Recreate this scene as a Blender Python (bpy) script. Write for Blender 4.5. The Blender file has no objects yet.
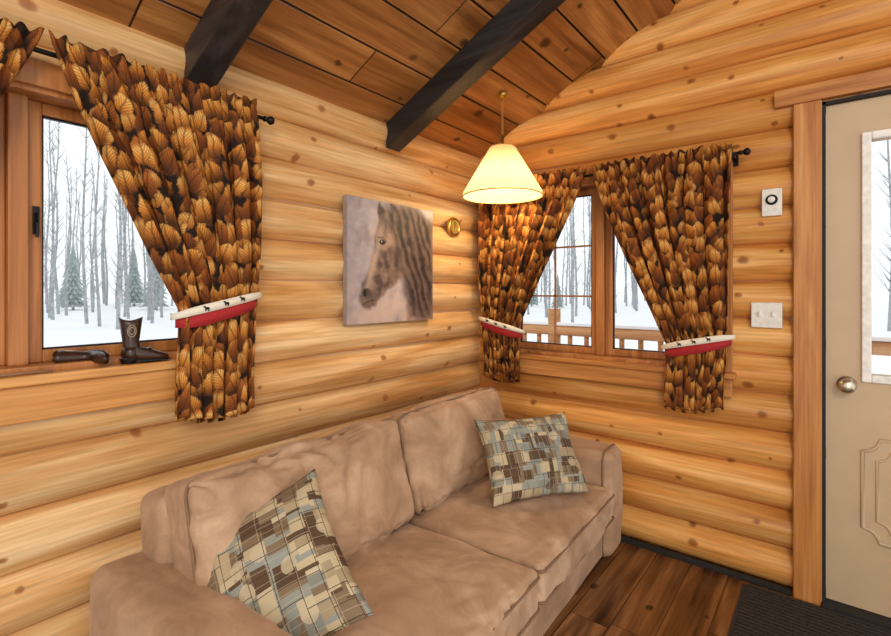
import bpy, bmesh, math, random
from mathutils import Vector, Matrix, Euler, noise
random.seed(4)
COL = bpy.context.scene.collection
def lin(c):
    c=c/255.0
    return c/12.92 if c<=0.04045 else ((c+0.055)/1.055)**2.4
def C(r,g,b): return (lin(r),lin(g),lin(b),1.0)

# ------------------------------------------------------------ materials
class NT:
    def __init__(s,name):
        s.m=bpy.data.materials.new(name); s.m.use_nodes=True
        s.t=s.m.node_tree; s.b=s.t.nodes['Principled BSDF']
    def n(s,typ,inp=None,**kw):
        nd=s.t.nodes.new(typ)
        for k,v in kw.items(): setattr(nd,k,v)
        if inp:
            for k,v in inp.items():
                if isinstance(v,bpy.types.NodeSocket): s.t.links.new(v,nd.inputs[k])
                else: nd.inputs[k].default_value=v
        return nd
    def math(s,op,a,b=None,c=None,clamp=False):
        d={0:a}
        if b is not None: d[1]=b
        if c is not None: d[2]=c
        nd=s.n('ShaderNodeMath',d,operation=op); nd.use_clamp=clamp
        return nd.outputs[0]
    def ramp(s,f,stops,interp='LINEAR'):
        nd=s.n('ShaderNodeValToRGB',{0:f}); cr=nd.color_ramp; cr.interpolation=interp
        while len(cr.elements)<len(stops): cr.elements.new(0.5)
        for e,(p,c) in zip(cr.elements,stops):
            e.position=p; e.color=c if len(c)==4 else (*c,1)
        return nd.outputs[0]
    def mix(s,f,a,b,blend='MIX'):
        nd=s.n('ShaderNodeMix',data_type='RGBA',blend_type=blend)
        for i,v in ((0,f),(6,a),(7,b)):
            if isinstance(v,bpy.types.NodeSocket): s.t.links.new(v,nd.inputs[i])
            else: nd.inputs[i].default_value=v
        return nd.outputs[2]
    def out(s,col=None,rough=0.5,bump=None,bstr=0.2,bdist=0.01,metal=0,spec=0.5):
        if col is not None:
            if isinstance(col,bpy.types.NodeSocket): s.t.links.new(col,s.b.inputs['Base Color'])
            else: s.b.inputs['Base Color'].default_value=col
        if isinstance(rough,bpy.types.NodeSocket): s.t.links.new(rough,s.b.inputs['Roughness'])
        else: s.b.inputs['Roughness'].default_value=rough
        s.b.inputs['Metallic'].default_value=metal
        s.b.inputs['Specular IOR Level'].default_value=spec
        if bump is not None:
            bn=s.n('ShaderNodeBump',{'Height':bump,'Strength':bstr,'Distance':bdist})
            s.t.links.new(bn.outputs[0],s.b.inputs['Normal'])
        return s.m

def plain(name,col,rough=0.5,metal=0,nscale=40,amt=0.08,bstr=0.05):
    k=NT(name); tc=k.n('ShaderNodeTexCoord').outputs['Object']
    nz=k.n('ShaderNodeTexNoise',{'Vector':tc,'Scale':nscale,'Detail':3}).outputs[0]
    d=(col[0]*(1-amt*2),col[1]*(1-amt*2),col[2]*(1-amt*2),1); l=tuple(min(1,x*(1+amt)) for x in col[:3])+(1,)
    return k.out(k.ramp(nz,[(0.3,d),(0.7,l)]),rough,nz,bstr,0.002,metal)

def wood(name,grain,dark,mid,light,rough=0.4,unit=None,knots=None,var=0.3,knotcol=C(110,55,20),joint=None,spec=0.4,seam=None,groove=None):
    """knots=(cross axis, cell along grain, cell across, radius, probability)"""
    k=NT(name); tc=k.n('ShaderNodeTexCoord').outputs['Object']
    vec=tc; rnd=None
    sep=k.n('ShaderNodeSeparateXYZ',{0:tc})
    if unit:
        ax,pitch,off=unit
        raw=k.math('DIVIDE',k.math('SUBTRACT',sep.outputs[ax],off),pitch)
        idx=k.math('FLOOR',raw); fr=k.math('FRACT',raw)
        jf=None
        if joint:
            r0=k.n('ShaderNodeTexWhiteNoise',{'W':idx},noise_dimensions='1D').outputs[0]
            jr=k.math('ADD',k.math('DIVIDE',sep.outputs[grain],joint),k.math('MULTIPLY',r0,3.0))
            jj=k.math('FLOOR',jr); jf=k.math('FRACT',jr)
            idx=k.math('ADD',idx,k.math('MULTIPLY',jj,37.3))
        rnd=k.n('ShaderNodeTexWhiteNoise',{'W':idx},noise_dimensions='1D')
        sc=k.n('ShaderNodeVectorMath',{0:rnd.outputs[1],1:(7,7,7)},operation='MULTIPLY').outputs[0]
        vec=k.n('ShaderNodeVectorMath',{0:tc,1:sc},operation='ADD').outputs[0]
    def mp(g,c):
        s=[c,c,c]; s[grain]=g
        return k.n('ShaderNodeMapping',{'Vector':vec,'Scale':tuple(s)}).outputs[0]
    n1=k.n('ShaderNodeTexNoise',{'Vector':mp(0.7,9),'Scale':1.6,'Detail':6,'Distortion':0.9}).outputs[0]
    n2=k.n('ShaderNodeTexNoise',{'Vector':mp(2.5,70),'Scale':1.5,'Detail':3}).outputs[0]
    col=k.ramp(n1,[(0.30,dark),(0.5,mid),(0.70,light)])
    f=k.ramp(n2,[(0.3,(0.76,0.73,0.68,1)),(0.62,(1.05,1.05,1.05,1))])
    col=k.mix(0.85,col,f,'MULTIPLY')
    if rnd:
        rv=k.math('MULTIPLY_ADD',rnd.outputs[0],var,1-var*0.6)
        cb=k.n('ShaderNodeCombineColor',{0:rv,1:k.math('POWER',rv,1.25),2:k.math('POWER',rv,1.6)})
        col=k.mix(1.0,col,cb.outputs[0],'MULTIPLY')
    if knots:
        cax,cg,cc,rad,prob=knots
        cv=k.n('ShaderNodeCombineXYZ',{0:k.math('DIVIDE',sep.outputs[grain],cg),1:k.math('DIVIDE',sep.outputs[cax],cc)}).outputs[0]
        v=k.n('ShaderNodeTexVoronoi',{'Vector':cv,'Scale':1.0,'Randomness':0.9},voronoi_dimensions='2D')
        dl=k.n('ShaderNodeVectorMath',{0:cv,1:v.outputs['Position']},operation='SUBTRACT').outputs[0]
        dl=k.n('ShaderNodeVectorMath',{0:dl,1:(cg*0.75,cc,0)},operation='MULTIPLY').outputs[0]
        ln=k.n('ShaderNodeVectorMath',{0:dl},operation='LENGTH').outputs['Value']
        wob=k.math('MULTIPLY',k.math('SUBTRACT',k.n('ShaderNodeTexNoise',{'Vector':tc,'Scale':45}).outputs[0],0.5),rad*0.9)
        ln=k.math('ADD',ln,wob)
        vc=k.n('ShaderNodeSeparateColor',{0:v.outputs['Color']})
        size=k.math('MULTIPLY_ADD',vc.outputs[1],rad*0.9,rad*0.4)
        q=k.math('DIVIDE',ln,size)
        kf=k.ramp(q,[(0.0,(0.95,)*3+(1,)),(0.55,(0.8,)*3+(1,)),(0.8,(0.35,)*3+(1,)),(1.0,(0,0,0,1))])
        on=k.math('LESS_THAN',vc.outputs[0],prob)
        col=k.mix(k.math('MULTIPLY',kf,on),col,knotcol)
    if seam is not None and unit:
        e=k.math('MINIMUM',fr,k.math('SUBTRACT',1.0,fr))
        sm=k.math('LESS_THAN',e,seam/unit[1])
        if jf is not None:
            e2=k.math('LESS_THAN',jf,seam*1.5/joint); sm=k.math('MAXIMUM',sm,e2)
        col=k.mix(sm,col,groove)
    return k.out(col,rough,n2,0.2,0.004,0,spec)

LOGP=0.165
m_logL=wood('log_pine_side',1,C(198,142,80),C(226,178,118),C(243,208,156),0.36,(2,LOGP,0.0),(2,0.34,0.11,0.017,0.7),0.22,C(156,96,48))
m_logB=wood('log_pine_end',0,C(196,124,56),C(226,160,84),C(240,188,116),0.36,(2,LOGP,0.0),(2,0.34,0.11,0.017,0.7),0.24,C(148,82,34))
CP=0.17
m_ceil=wood('ceiling_pine',1,C(128,80,38),C(170,112,58),C(198,142,80),0.40,(0,CP,-0.05),(0,0.5,0.14,0.024,0.75),0.5,C(66,34,16),joint=2.6,seam=0.0045,groove=C(34,17,8))
m_trimZ=wood('trim_pine_upright',2,C(166,100,46),C(198,132,68),C(218,156,92),0.4)
m_trimX=wood('trim_pine_cross',0,C(166,100,46),C(198,132,68),C(218,156,92),0.4)
m_trimY=wood('trim_pine_long',1,C(176,108,48),C(210,146,78),C(226,168,100),0.4,None,(2,0.4,0.12,0.012,0.6))
m_sash=wood('sash_wood',2,C(150,90,42),C(186,120,64),C(204,140,82),0.35)
m_floor=wood('floor_laminate',1,C(62,36,18),C(118,76,42),C(166,116,70),0.26,(0,0.15,0.02),(0,0.5,0.12,0.018,0.5),0.5,C(40,22,10),joint=0.9,spec=0.5,seam=0.0016,groove=C(24,13,7))
m_beam=wood('beam_dark',0,C(30,28,29),C(44,42,43),C(64,60,60),0.42)
m_rail=wood('rail_wood',0,C(150,100,60),C(196,140,90),C(215,160,110),0.6)
m_white=plain('white_plastic',C(235,230,218),0.35)
m_dark=plain('black_metal',C(28,24,22),0.4,0.6)
m_brass=plain('brass',C(200,160,80),0.28,0.9)
m_nickel=plain('satin_nickel',C(215,200,175),0.25,0.9)
m_door=plain('door_paint',C(200,172,136),0.45,nscale=8,amt=0.03)
m_doorw=plain('door_lite_white',C(240,236,228),0.4)
m_red=plain('red_cloth',C(172,34,38),0.85,nscale=200,amt=0.12,bstr=0.3)
m_cream=plain('cream_cloth',C(236,226,205),0.85,nscale=200,amt=0.06,bstr=0.3)
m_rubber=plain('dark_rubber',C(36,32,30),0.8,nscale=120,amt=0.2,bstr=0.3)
m_mat=plain('mat_carpet',C(58,50,44),0.95,nscale=150,amt=0.3,bstr=0.6)
m_boot=plain('boot_leather',C(62,38,26),0.3,nscale=30,amt=0.25)
m_bootpat=plain('boot_inlay',C(190,170,140),0.4)
m_snow=plain('snow',C(245,247,250),0.9,nscale=0.4,amt=0.02,bstr=0.1)
m_bark=plain('bark_hazed',C(172,174,176),0.9,nscale=6,amt=0.2)  # outdoor haze put into the bark colour by lightening it
m_spruce=plain('spruce_hazed',C(176,188,184),0.95,nscale=5,amt=0.15)  # needles paled so the colour itself carries the haze
m_foot=plain('foot_wood',C(40,26,18),0.5)

def suede():
    k=NT('sofa_suede'); tc=k.n('ShaderNodeTexCoord').outputs['Object']
    a=k.n('ShaderNodeTexNoise',{'Vector':tc,'Scale':5,'Detail':5,'Distortion':0.7,'Roughness':0.62}).outputs[0]
    b=k.n('ShaderNodeTexNoise',{'Vector':tc,'Scale':160,'Detail':2}).outputs[0]
    col=k.ramp(a,[(0.30,C(156,124,96)),(0.5,C(182,148,118)),(0.70,C(206,174,144))])
    col=k.mix(0.2,col,k.ramp(b,[(0.3,(0.75,0.75,0.75,1)),(0.7,(1.1,1.1,1.1,1))]),'MULTIPLY')
    k.b.inputs['Sheen Weight'].default_value=0.22
    k.b.inputs['Sheen Roughness'].default_value=0.4
    k.b.inputs['Sheen Tint'].default_value=C(255,238,218)
    return k.out(col,0.85,a,0.15,0.02,0,0.15)
m_suede=suede()
m_pipe=plain('sofa_welt',C(134,104,78),0.85)

def feather():
    k=NT('curtain_feather_print'); uv=k.n('ShaderNodeTexCoord').outputs['UV']
    wn=k.n('ShaderNodeTexNoise',{'Vector':uv,'Scale':14,'Detail':2}).outputs[1]
    uv=k.n('ShaderNodeVectorMath',{0:uv,1:k.n('ShaderNodeVectorMath',{0:wn,1:(0.018,0.018,0)},operation='MULTIPLY').outputs[0]},operation='ADD').outputs[0]
    W,H=0.039,0.070
    def layer(off,rr,sc=1.0):
        p=k.n('ShaderNodeMapping',{'Vector':uv,'Location':(off,off*0.7,0),'Scale':(sc/W,sc/H,1)}).outputs[0]
        v=k.n('ShaderNodeTexVoronoi',{'Vector':p,'Scale':1.0,'Randomness':0.85},voronoi_dimensions='2D')
        loc=k.n('ShaderNodeVectorMath',{0:p,1:v.outputs['Position']},operation='SUBTRACT').outputs[0]
        cs=k.n('ShaderNodeSeparateColor',{0:v.outputs['Color']})
        ang=k.math('MULTIPLY',k.math('SUBTRACT',cs.outputs[0],0.5),rr)
        r=k.n('ShaderNodeVectorRotate',{'Vector':loc,'Angle':ang},rotation_type='Z_AXIS').outputs[0]
        s=k.n('ShaderNodeSeparateXYZ',{0:r}); x,y=s.outputs[0],s.outputs[1]
        ax=k.math('ABSOLUTE',x)
        wid=k.math('MULTIPLY_ADD',y,-0.26,0.46)
        d=k.math('SQRT',k.math('ADD',k.math('POWER',k.math('DIVIDE',ax,wid),2.0),k.math('POWER',k.math('DIVIDE',y,0.68),2.0)))
        # ragged, frond-like silhouette
        nz=k.n('ShaderNodeTexNoise',{'Vector':p,'Scale':5.0,'Detail':4,'Roughness':0.7}).outputs[0]
        d=k.math('ADD',d,k.math('MULTIPLY',k.math('SUBTRACT',nz,0.5),0.7))
        mask=k.n('ShaderNodeMapRange',{0:d,1:1.02,2:0.80,3:0.0,4:1.0}).outputs[0]
        barb=k.math('SINE',k.math('MULTIPLY',k.math('SUBTRACT',y,k.math('MULTIPLY',ax,1.3)),36.0))
        barb=k.math('MULTIPLY_ADD',barb,0.5,0.5)
        stem=k.n('ShaderNodeMapRange',{0:ax,1:0.02,2:0.07,3:0.7,4:0.0}).outputs[0]
        g=k.n('ShaderNodeMapRange',{0:y,1:-0.6,2:0.6,3:0.0,4:1.0}).outputs[0]
        base=k.ramp(k.math('ADD',g,k.math('MULTIPLY_ADD',cs.outputs[1],0.6,-0.3)),
            [(0.0,C(70,38,14)),(0.25,C(140,80,28)),(0.52,C(206,132,52)),(0.82,C(232,176,96)),(1.0,C(180,104,42))])
        alt=k.ramp(g,[(0.0,C(48,28,16)),(0.5,C(126,66,24)),(1.0,C(186,108,44))])
        base=k.mix(k.math('GREATER_THAN',cs.outputs[2],0.62),base,alt)
        dk=k.math('MAXIMUM',k.math('MULTIPLY',k.math('MULTIPLY',barb,nz),0.95),stem)
        base=k.mix(dk,base,C(56,30,13))
        return base,mask
    b1,m1=layer(0,1.3); b2,m2=layer(3.37,2.0,1.2)
    low=k.mix(m2,C(30,18,10),k.mix(0.8,C(36,21,12),b2))
    col=k.mix(m1,low,b1)
    return k.out(col,0.8,None,spec=0.2)
m_feather=feather()

def pillow_mat():
    k=NT('pillow_geometric_print'); uv=k.n('ShaderNodeTexCoord').outputs['UV']
    uv=k.n('ShaderNodeMapping',{'Vector':uv,'Scale':(1.3,1.3,1)}).outputs[0]
    def brick(sc,bw,rh,off,loc,ms=0.0):
        mp=k.n('ShaderNodeMapping',{'Vector':uv,'Location':loc}).outputs[0]
        b=k.n('ShaderNodeTexBrick',{'Vector':mp,'Color1':(0,0,0,1),'Color2':(1,1,1,1),'Mortar':(0.5,0.5,0.5,1),'Scale':sc,'Mortar Size':ms,'Mortar Smooth':0.0,'Bias':0.0,'Brick Width':bw,'Row Height':rh})
        b.offset=off; b.squash=0.6; b.squash_frequency=3
        return b
    st=[(0.0,C(164,146,116)),(0.18,C(126,106,82)),(0.34,C(196,180,148)),(0.5,C(146,148,136)),(0.66,C(92,72,54)),(0.8,C(182,162,128)),(0.92,C(134,136,124))]
    b1=brick(4.6,1.0,0.62,0.35,(0,0,0)); c1=k.ramp(b1.outputs[0],st,'CONSTANT')
    b2=brick(6,0.55,1.1,0.5,(0.33,0.21,0)); c2=k.ramp(b2.outputs[0],[(0,C(190,172,138)),(0.3,C(130,110,86)),(0.55,C(146,148,138)),(0.84,C(92,72,54))],'CONSTANT')
    vd=k.n('ShaderNodeTexVoronoi',{'Vector':uv,'Scale':5.0,'Randomness':0.8},voronoi_dimensions='2D')
    b3=brick(3.4,0.7,0.8,0.42,(0.11,0.47,0)); sel=k.math('GREATER_THAN',b3.outputs[0],0.52)
    col=k.mix(sel,c1,c2)
    vc=k.n('ShaderNodeSeparateColor',{0:vd.outputs['Color']})
    dm=k.math('MULTIPLY',k.math('LESS_THAN',vd.outputs['Distance'],0.34),k.math('GREATER_THAN',vc.outputs[0],0.6))
    col=k.mix(k.math('MULTIPLY',dm,0.7),col,k.ramp(vc.outputs[1],[(0,C(200,184,152)),(0.5,C(124,130,124)),(0.8,C(84,64,48))],'CONSTANT'))
    b4=brick(3.8,0.8,0.7,0.4,(0.19,0.05,0),0.011)
    col=k.mix(b4.outputs['Fac'],col,C(72,54,42))
    b5=brick(5.2,0.5,1.1,0.3,(0.4,0.6,0),0.008)
    col=k.mix(k.math('MULTIPLY',b5.outputs['Fac'],0.7),col,C(202,188,158))
    n=k.n('ShaderNodeTexNoise',{'Vector':uv,'Scale':140}).outputs[0]
    return k.out(col,0.8,n,0.2,0.003,0,0.2)
m_pillow=pillow_mat()

def glass():
    k=NT('window_glass'); t=k.t; t.nodes.remove(k.b)
    o=[n for n in t.nodes if n.type=='OUTPUT_MATERIAL'][0]
    tr=k.n('ShaderNodeBsdfTransparent',{'Color':(0.97,0.98,0.98,1)}); gl=k.n('ShaderNodeBsdfGlossy',{'Roughness':0.02})
    fr=k.n('ShaderNodeFresnel',{'IOR':1.25}); mx=k.n('ShaderNodeMixShader',{0:fr.outputs[0],1:tr.outputs[0],2:gl.outputs[0]})
    t.links.new(mx.outputs[0],o.inputs[0]); return k.m
m_glass=glass()
def shade_mat():
    k=NT('lamp_shade_fabric'); t=k.t
    o=[n for n in t.nodes if n.type=='OUTPUT_MATERIAL'][0]
    k.out(C(246,224,178),0.8)
    tl=k.n('ShaderNodeBsdfTranslucent',{'Color':C(255,230,182)})
    mx=k.n('ShaderNodeMixShader',{0:0.34,1:k.b.outputs[0],2:tl.outputs[0]})
    t.links.new(mx.outputs[0],o.inputs[0]); return k.m
m_shade=shade_mat()
def emis(name,c,s):
    k=NT(name); k.b.inputs['Emission Color'].default_value=c; k.b.inputs['Emission Strength'].default_value=s
    return k.out(c,0.5)
m_bulb=emis('bulb_glow',C(255,222,160),10)
def vcol():
    k=NT('canvas_print'); a=k.n('ShaderNodeAttribute',attribute_name='Col').outputs[0]
    tc=k.n('ShaderNodeTexCoord').outputs['Object']
    n=k.n('ShaderNodeTexNoise',{'Vector':tc,'Scale':300}).outputs[0]
    return k.out(a,0.6,n,0.15,0.002)
m_canvas=vcol()

# ------------------------------------------------------------ mesh helpers
def obj(name,me,mat,parent=None,smooth=False,loc=None,**props):
    if mat is not None and not me.materials: me.materials.append(mat)
    if smooth:
        for p in me.polygons: p.use_smooth=True
    o=bpy.data.objects.new(name,me); COL.objects.link(o)
    if loc is not None: o.location=loc
    if parent is not None:
        o.parent=parent
        if loc is None: o.matrix_parent_inverse=parent.matrix_basis.inverted()
    for kk,v in props.items(): o[kk]=v
    return o
def empty(name,loc,rot=(0,0,0),**props):
    o=bpy.data.objects.new(name,None); COL.objects.link(o); o.empty_display_size=0.1
    o.location=loc; o.rotation_euler=rot
    for kk,v in props.items(): o[kk]=v
    return o
def mesh(name,vs,fs,normals=True):
    me=bpy.data.meshes.new(name); me.from_pydata([tuple(v) for v in vs],[],fs)
    if normals:
        bm=bmesh.new(); bm.from_mesh(me); bmesh.ops.recalc_face_normals(bm,faces=bm.faces); bm.to_mesh(me); bm.free()
    me.update(); return me
class Acc:
    def __init__(s): s.v=[]; s.f=[]
    def add(s,vs,fs):
        o=len(s.v); s.v+= [tuple(v) for v in vs]; s.f+=[tuple(i+o for i in f) for f in fs]
    def box(s,x0,x1,y0,y1,z0,z1):
        s.add([(x0,y0,z0),(x1,y0,z0),(x1,y1,z0),(x0,y1,z0),(x0,y0,z1),(x1,y0,z1),(x1,y1,z1),(x0,y1,z1)],
              [(0,3,2,1),(4,5,6,7),(0,1,5,4),(1,2,6,5),(2,3,7,6),(3,0,4,7)])
    def tube(s,pts,rad,n=8,close=False,cap=True,flat=1.0):
        pts=[Vector(p) for p in pts]; N=len(pts); vs=[]; fs=[]
        prev=None
        for i,p in enumerate(pts):
            if close: t=(pts[(i+1)%N]-pts[i-1])
            else: t=(pts[min(i+1,N-1)]-pts[max(i-1,0)])
            t.normalize()
            if prev is None:
                a=Vector((0,0,1)) if abs(t.z)<0.9 else Vector((1,0,0))
                u=t.cross(a).normalized()
            else:
                u=(prev-t*prev.dot(t)).normalized()
            prev=u; w=t.cross(u)
            r=rad[i] if isinstance(rad,(list,tuple)) else rad
            for j in range(n):
                an=2*math.pi*j/n; vs.append(p+u*math.cos(an)*r+w*math.sin(an)*r*flat)
        M=N if close else N-1
        for i in range(M):
            for j in range(n):
                a=i*n+j; b=i*n+(j+1)%n; c=((i+1)%N)*n+(j+1)%n; d=((i+1)%N)*n+j
                fs.append((a,b,c,d))
        if cap and not close:
            fs.append(tuple(range(n-1,-1,-1))); fs.append(tuple((N-1)*n+j for j in range(n)))
        s.add(vs,fs)
    def lathe(s,prof,c,n=24,axis='z'):
        vs=[];fs=[]
        for r,h in prof:
            for j in range(n):
                a=2*math.pi*j/n; x,y=r*math.cos(a),r*math.sin(a)
                if axis=='z': vs.append((c[0]+x,c[1]+y,c[2]+h))
                elif axis=='x': vs.append((c[0]+h,c[1]+x,c[2]+y))
                else: vs.append((c[0]+x,c[1]+h,c[2]+y))
        m=len(prof)
        for i in range(m-1):
            for j in range(n):
                fs.append((i*n+j,i*n+(j+1)%n,(i+1)*n+(j+1)%n,(i+1)*n+j))
        if prof[0][0]>1e-6: fs.append(tuple(range(n-1,-1,-1)))
        if prof[-1][0]>1e-6: fs.append(tuple((m-1)*n+j for j in range(n)))
        s.add(vs,fs)
    def me(s,name,bev=0,seg=2):
        me=mesh(name,s.v,s.f)
        if bev:
            bm=bmesh.new(); bm.from_mesh(me)
            bmesh.ops.bevel(bm,geom=bm.edges[:],offset=bev,segments=seg,profile=0.6,affect='EDGES')
            bm.to_mesh(me); bm.free()
        return me
def boxo(name,b,mat,parent=None,bev=0.003,**props):
    a=Acc(); a.box(*b); return obj(name,a.me(name,bev),mat,parent,**props)
def P(w,a,n,z): return (n,a,z) if w=='L' else (a,-n,z)
def wbox(acc,w,a0,a1,n0,n1,z0,z1):
    if w=='L': acc.box(n0,n1,a0,a1,z0,z1)
    else: acc.box(a0,a1,-n1,-n0,z0,z1)

# ------------------------------------------------------------ room shell
EZ,SL=2.11,0.48
XR,YN=3.3,-4.2
def logwall(w,name,a0,a1,ztop,ops,mat,label):
    vs=[];fs=[]
    k=0
    while k*LOGP<ztop:
        z0=k*LOGP
        ts=[0.5-0.5*math.cos(math.pi*i/14) for i in range(15)]
        for (b0,b1,c0,c1) in ops:
            for zc in (c0,c1):
                t=(zc-z0)/LOGP
                if 0.001<t<0.999: ts.append(t)
        ts=sorted(ts)
        cuts={a0,a1,*[o[0] for o in ops],*[o[1] for o in ops]}
        q=a0
        while q<a1: cuts.add(round(q,3)); q+=0.25
        cuts=sorted(cuts)
        for ci in range(len(cuts)-1):
            ca,cb=cuts[ci],cuts[ci+1]; am=(ca+cb)/2
            for ti in range(len(ts)-1):
                tm=(ts[ti]+ts[ti+1])/2; zm=z0+tm*LOGP
                if any(o[0]<am<o[1] and o[2]<zm<o[3] for o in ops): continue
                q=[]
                for (aa,t) in ((ca,ts[ti]),(cb,ts[ti]),(cb,ts[ti+1]),(ca,ts[ti+1])):
                    nn=-0.050+0.064*max(0,math.sin(math.pi*t))**0.62+0.004*noise.noise(Vector((aa*1.3,k*5.1,2)))
                    q.append(P(w,aa,nn,z0+t*LOGP))
                o=len(vs); vs+=q; fs.append((o,o+1,o+2,o+3))
        k+=1
    me=mesh(name,vs,fs)
    bm=bmesh.new(); bm.from_mesh(me)
    bmesh.ops.remove_doubles(bm,verts=bm.verts,dist=1e-5)
    ge=[e for e in bm.edges if abs((e.verts[0].co.z/LOGP)-round(e.verts[0].co.z/LOGP))<1e-3 and abs(e.verts[0].co.z-e.verts[1].co.z)<1e-5]
    bmesh.ops.split_edges(bm,edges=ge)
    if w=='B':
        bmesh.ops.bisect_plane(bm,geom=bm.verts[:]+bm.edges[:]+bm.faces[:],plane_co=(0,0,EZ+0.01),plane_no=(-SL,0,1),clear_outer=True)
    else:
        bmesh.ops.bisect_plane(bm,geom=bm.verts[:]+bm.edges[:]+bm.faces[:],plane_co=(0,0,EZ+0.01),plane_no=(0,0,1),clear_outer=True)
    bmesh.ops.recalc_face_normals(bm,faces=bm.faces)
    bm.to_mesh(me); bm.free()
    return obj(name,me,mat,smooth=True,kind='structure',label=label)
LW=(-2.765,-1.635,1.050,1.845)   # opening in side wall (y0,y1,z0,z1)
BW=(0.20,1.32,0.91,1.86)
DR=(1.70,2.62,0.0,2.04)
logwall('L','wall_left',YN,0.05,2.3,[LW],m_logL,'honey pine half-log wall with varnished rounded logs')
logwall('B','wall_back',-0.05,XR,3.9,[BW,DR],m_logB,'golden pine half-log gable wall beside the entry door')
a=Acc(); a.box(-0.05,XR,YN,0.05,-0.05,0.0); obj('floor',a.me('floor'),m_floor,kind='structure',label='dark brown wood laminate plank floor')
a=Acc(); x=-0.05; pw=CP
while x<XR:
    g=0.006; x1=min(x+pw,XR)
    prof=[(x,0.012),(x+g,0.0),(x1-g,0.0),(x1,0.012)]
    vs=[];fs=[]
    for (px,d) in prof:
        for y in (YN,0.05): vs.append((px,y,EZ+SL*px+d))
    for i in range(3): fs.append((2*i,2*i+1,2*i+3,2*i+2))
    a.add(vs,fs); x+=pw
a.add([(-0.05,YN,EZ+0.02),(-0.05,0.05,EZ+0.02),(XR,0.05,EZ+SL*XR+0.05),(XR,YN,EZ+SL*XR+0.05)],[(0,1,2,3)])
obj('ceiling',a.me('ceiling'),m_ceil,kind='structure',label='sloping brown pine plank ceiling')
for y0 in (-2.735,-1.776,-0.819):
    a=Acc(); X0,X1=0.0,XR; h=0.125
    vs=[]
    for X in (X0,X1):
        for y in (y0,y0+0.100):
            for d in (-h,-0.001): vs.append((X,y,EZ+SL*X+d))
    a.add(vs,[(0,1,3,2),(4,6,7,5),(0,2,6,4),(1,5,7,3),(0,4,5,1),(2,3,7,6)])
    obj('ceiling_beam',a.me('ceiling_beam',0.006),m_beam,label='dark charcoal-stained rafter beam under the plank ceiling',category='beam',group='ceiling rafter beams')
boxo('shadow_strip_back',(-0.0,1.60,-0.03,-0.006,0.0,0.022),m_rubber,kind='structure',label='thin dark strip standing in for shadow along the log wall foot')  # dark strip modelled in place of the shadow gap under the logs

# ------------------------------------------------------------ windows
def window(w,idx,op,grid,label,latch=False):
    a0,a1,z0,z1=op
    a=Acc(); T=0.020
    wbox(a,w,a0,a0+T,-0.13,0.018,z0,z1); wbox(a,w,a1-T,a1,-0.13,0.018,z0,z1)
    wbox(a,w,a0,a1,-0.13,0.018,z1-T,z1); wbox(a,w,a0,a1,-0.13,0.018,z0,z0+T)
    am=(a0+a1)/2
    wbox(a,w,am-0.022,am+0.022,-0.125,-0.03,z0+T,z1-T)
    cw=0.066
    wbox(a,w,a0-cw,a0+0.006,0.012,0.034,z0-0.0,z1+cw); wbox(a,w,a1-0.006,a1+cw,0.012,0.034,z0-0.0,z1+cw)
    wbox(a,w,a0-cw,a1+cw,0.012,0.036,z1-0.006,z1+cw)
    fr=obj('window_%d'%idx,a.me('window'),m_sash,kind='structure',label=label)
    bv=fr.modifiers.new('b','BEVEL'); bv.width=0.003; bv.segments=2
    for i,(s0,s1) in enumerate(((a0+T,am-0.022),(am+0.022,a1-T))):
        b=Acc(); f=0.036; n0,n1=-0.105,-0.06
        wbox(b,w,s0,s0+f,n0,n1,z0+T,z1-T); wbox(b,w,s1-f,s1,n0,n1,z0+T,z1-T)
        wbox(b,w,s0+f,s1-f,n0,n1,z0+T,z0+T+f); wbox(b,w,s0+f,s1-f,n0,n1,z1-T-f,z1-T)
        so=obj('sash',b.me('sash'),m_sash,fr)
        bv=so.modifiers.new('b','BEVEL'); bv.width=0.004; bv.segments=2
        g=Acc(); wbox(g,w,s0+f-0.004,s1-f+0.004,-0.088,-0.084,z0+T+f-0.004,z1-T-f+0.004)
        obj('glass_pane',g.me('glass_pane'),m_glass,so)
        g=Acc(); q=0.005
        A0,A1,Z0,Z1=s0+f,s1-f,z0+T+f,z1-T-f
        wbox(g,w,A0,A0+q,-0.083,-0.07,Z0,Z1); wbox(g,w,A1-q,A1,-0.083,-0.07,Z0,Z1)
        wbox(g,w,A0,A1,-0.083,-0.07,Z0,Z0+q); wbox(g,w,A0,A1,-0.083,-0.07,Z1-q,Z1)
        obj('gasket',g.me('gasket'),m_dark,so)
        if grid and i==0:
            g=Acc(); mm=(A0+A1)/2
            wbox(g,w,mm-0.005,mm+0.005,-0.084,-0.076,Z0,Z1)
            for t in (1/3,2/3): wbox(g,w,A0,A1,-0.084,-0.076,Z0+(Z1-Z0)*t-0.005,Z0+(Z1-Z0)*t+0.005)
            obj('muntin',g.me('muntin'),m_sash,so)
    return fr
w1=window('L',1,LW,False,'honey-stained wood casement window with snowy forest outside')
w2=window('B',2,BW,True,'wood casement window looking onto a snowy deck')
g=Acc(); g.tube([(-0.045,-2.36,1.075),(-0.02,-2.36,1.09),(0.005,-2.345,1.11),(0.01,-2.32,1.13),(0.012,-2.29,1.165)],[0.008,0.007,0.006,0.005,0.006])
g.lathe([(0.0,0),(0.016,0),(0.013,0.018),(0,0.02)],(-0.045,-2.36,1.067),12)
obj('crank_handle',g.me('crank'),m_nickel,w1,smooth=True)
g=Acc(); g.box(-0.058,-0.05,-2.165,-2.15,1.44,1.52); g.tube([(-0.05,-2.158,1.50),(-0.035,-2.158,1.47),(-0.036,-2.158,1.43)],0.004)
obj('sash_lock',g.me('lock'),m_dark,w1)
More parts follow.
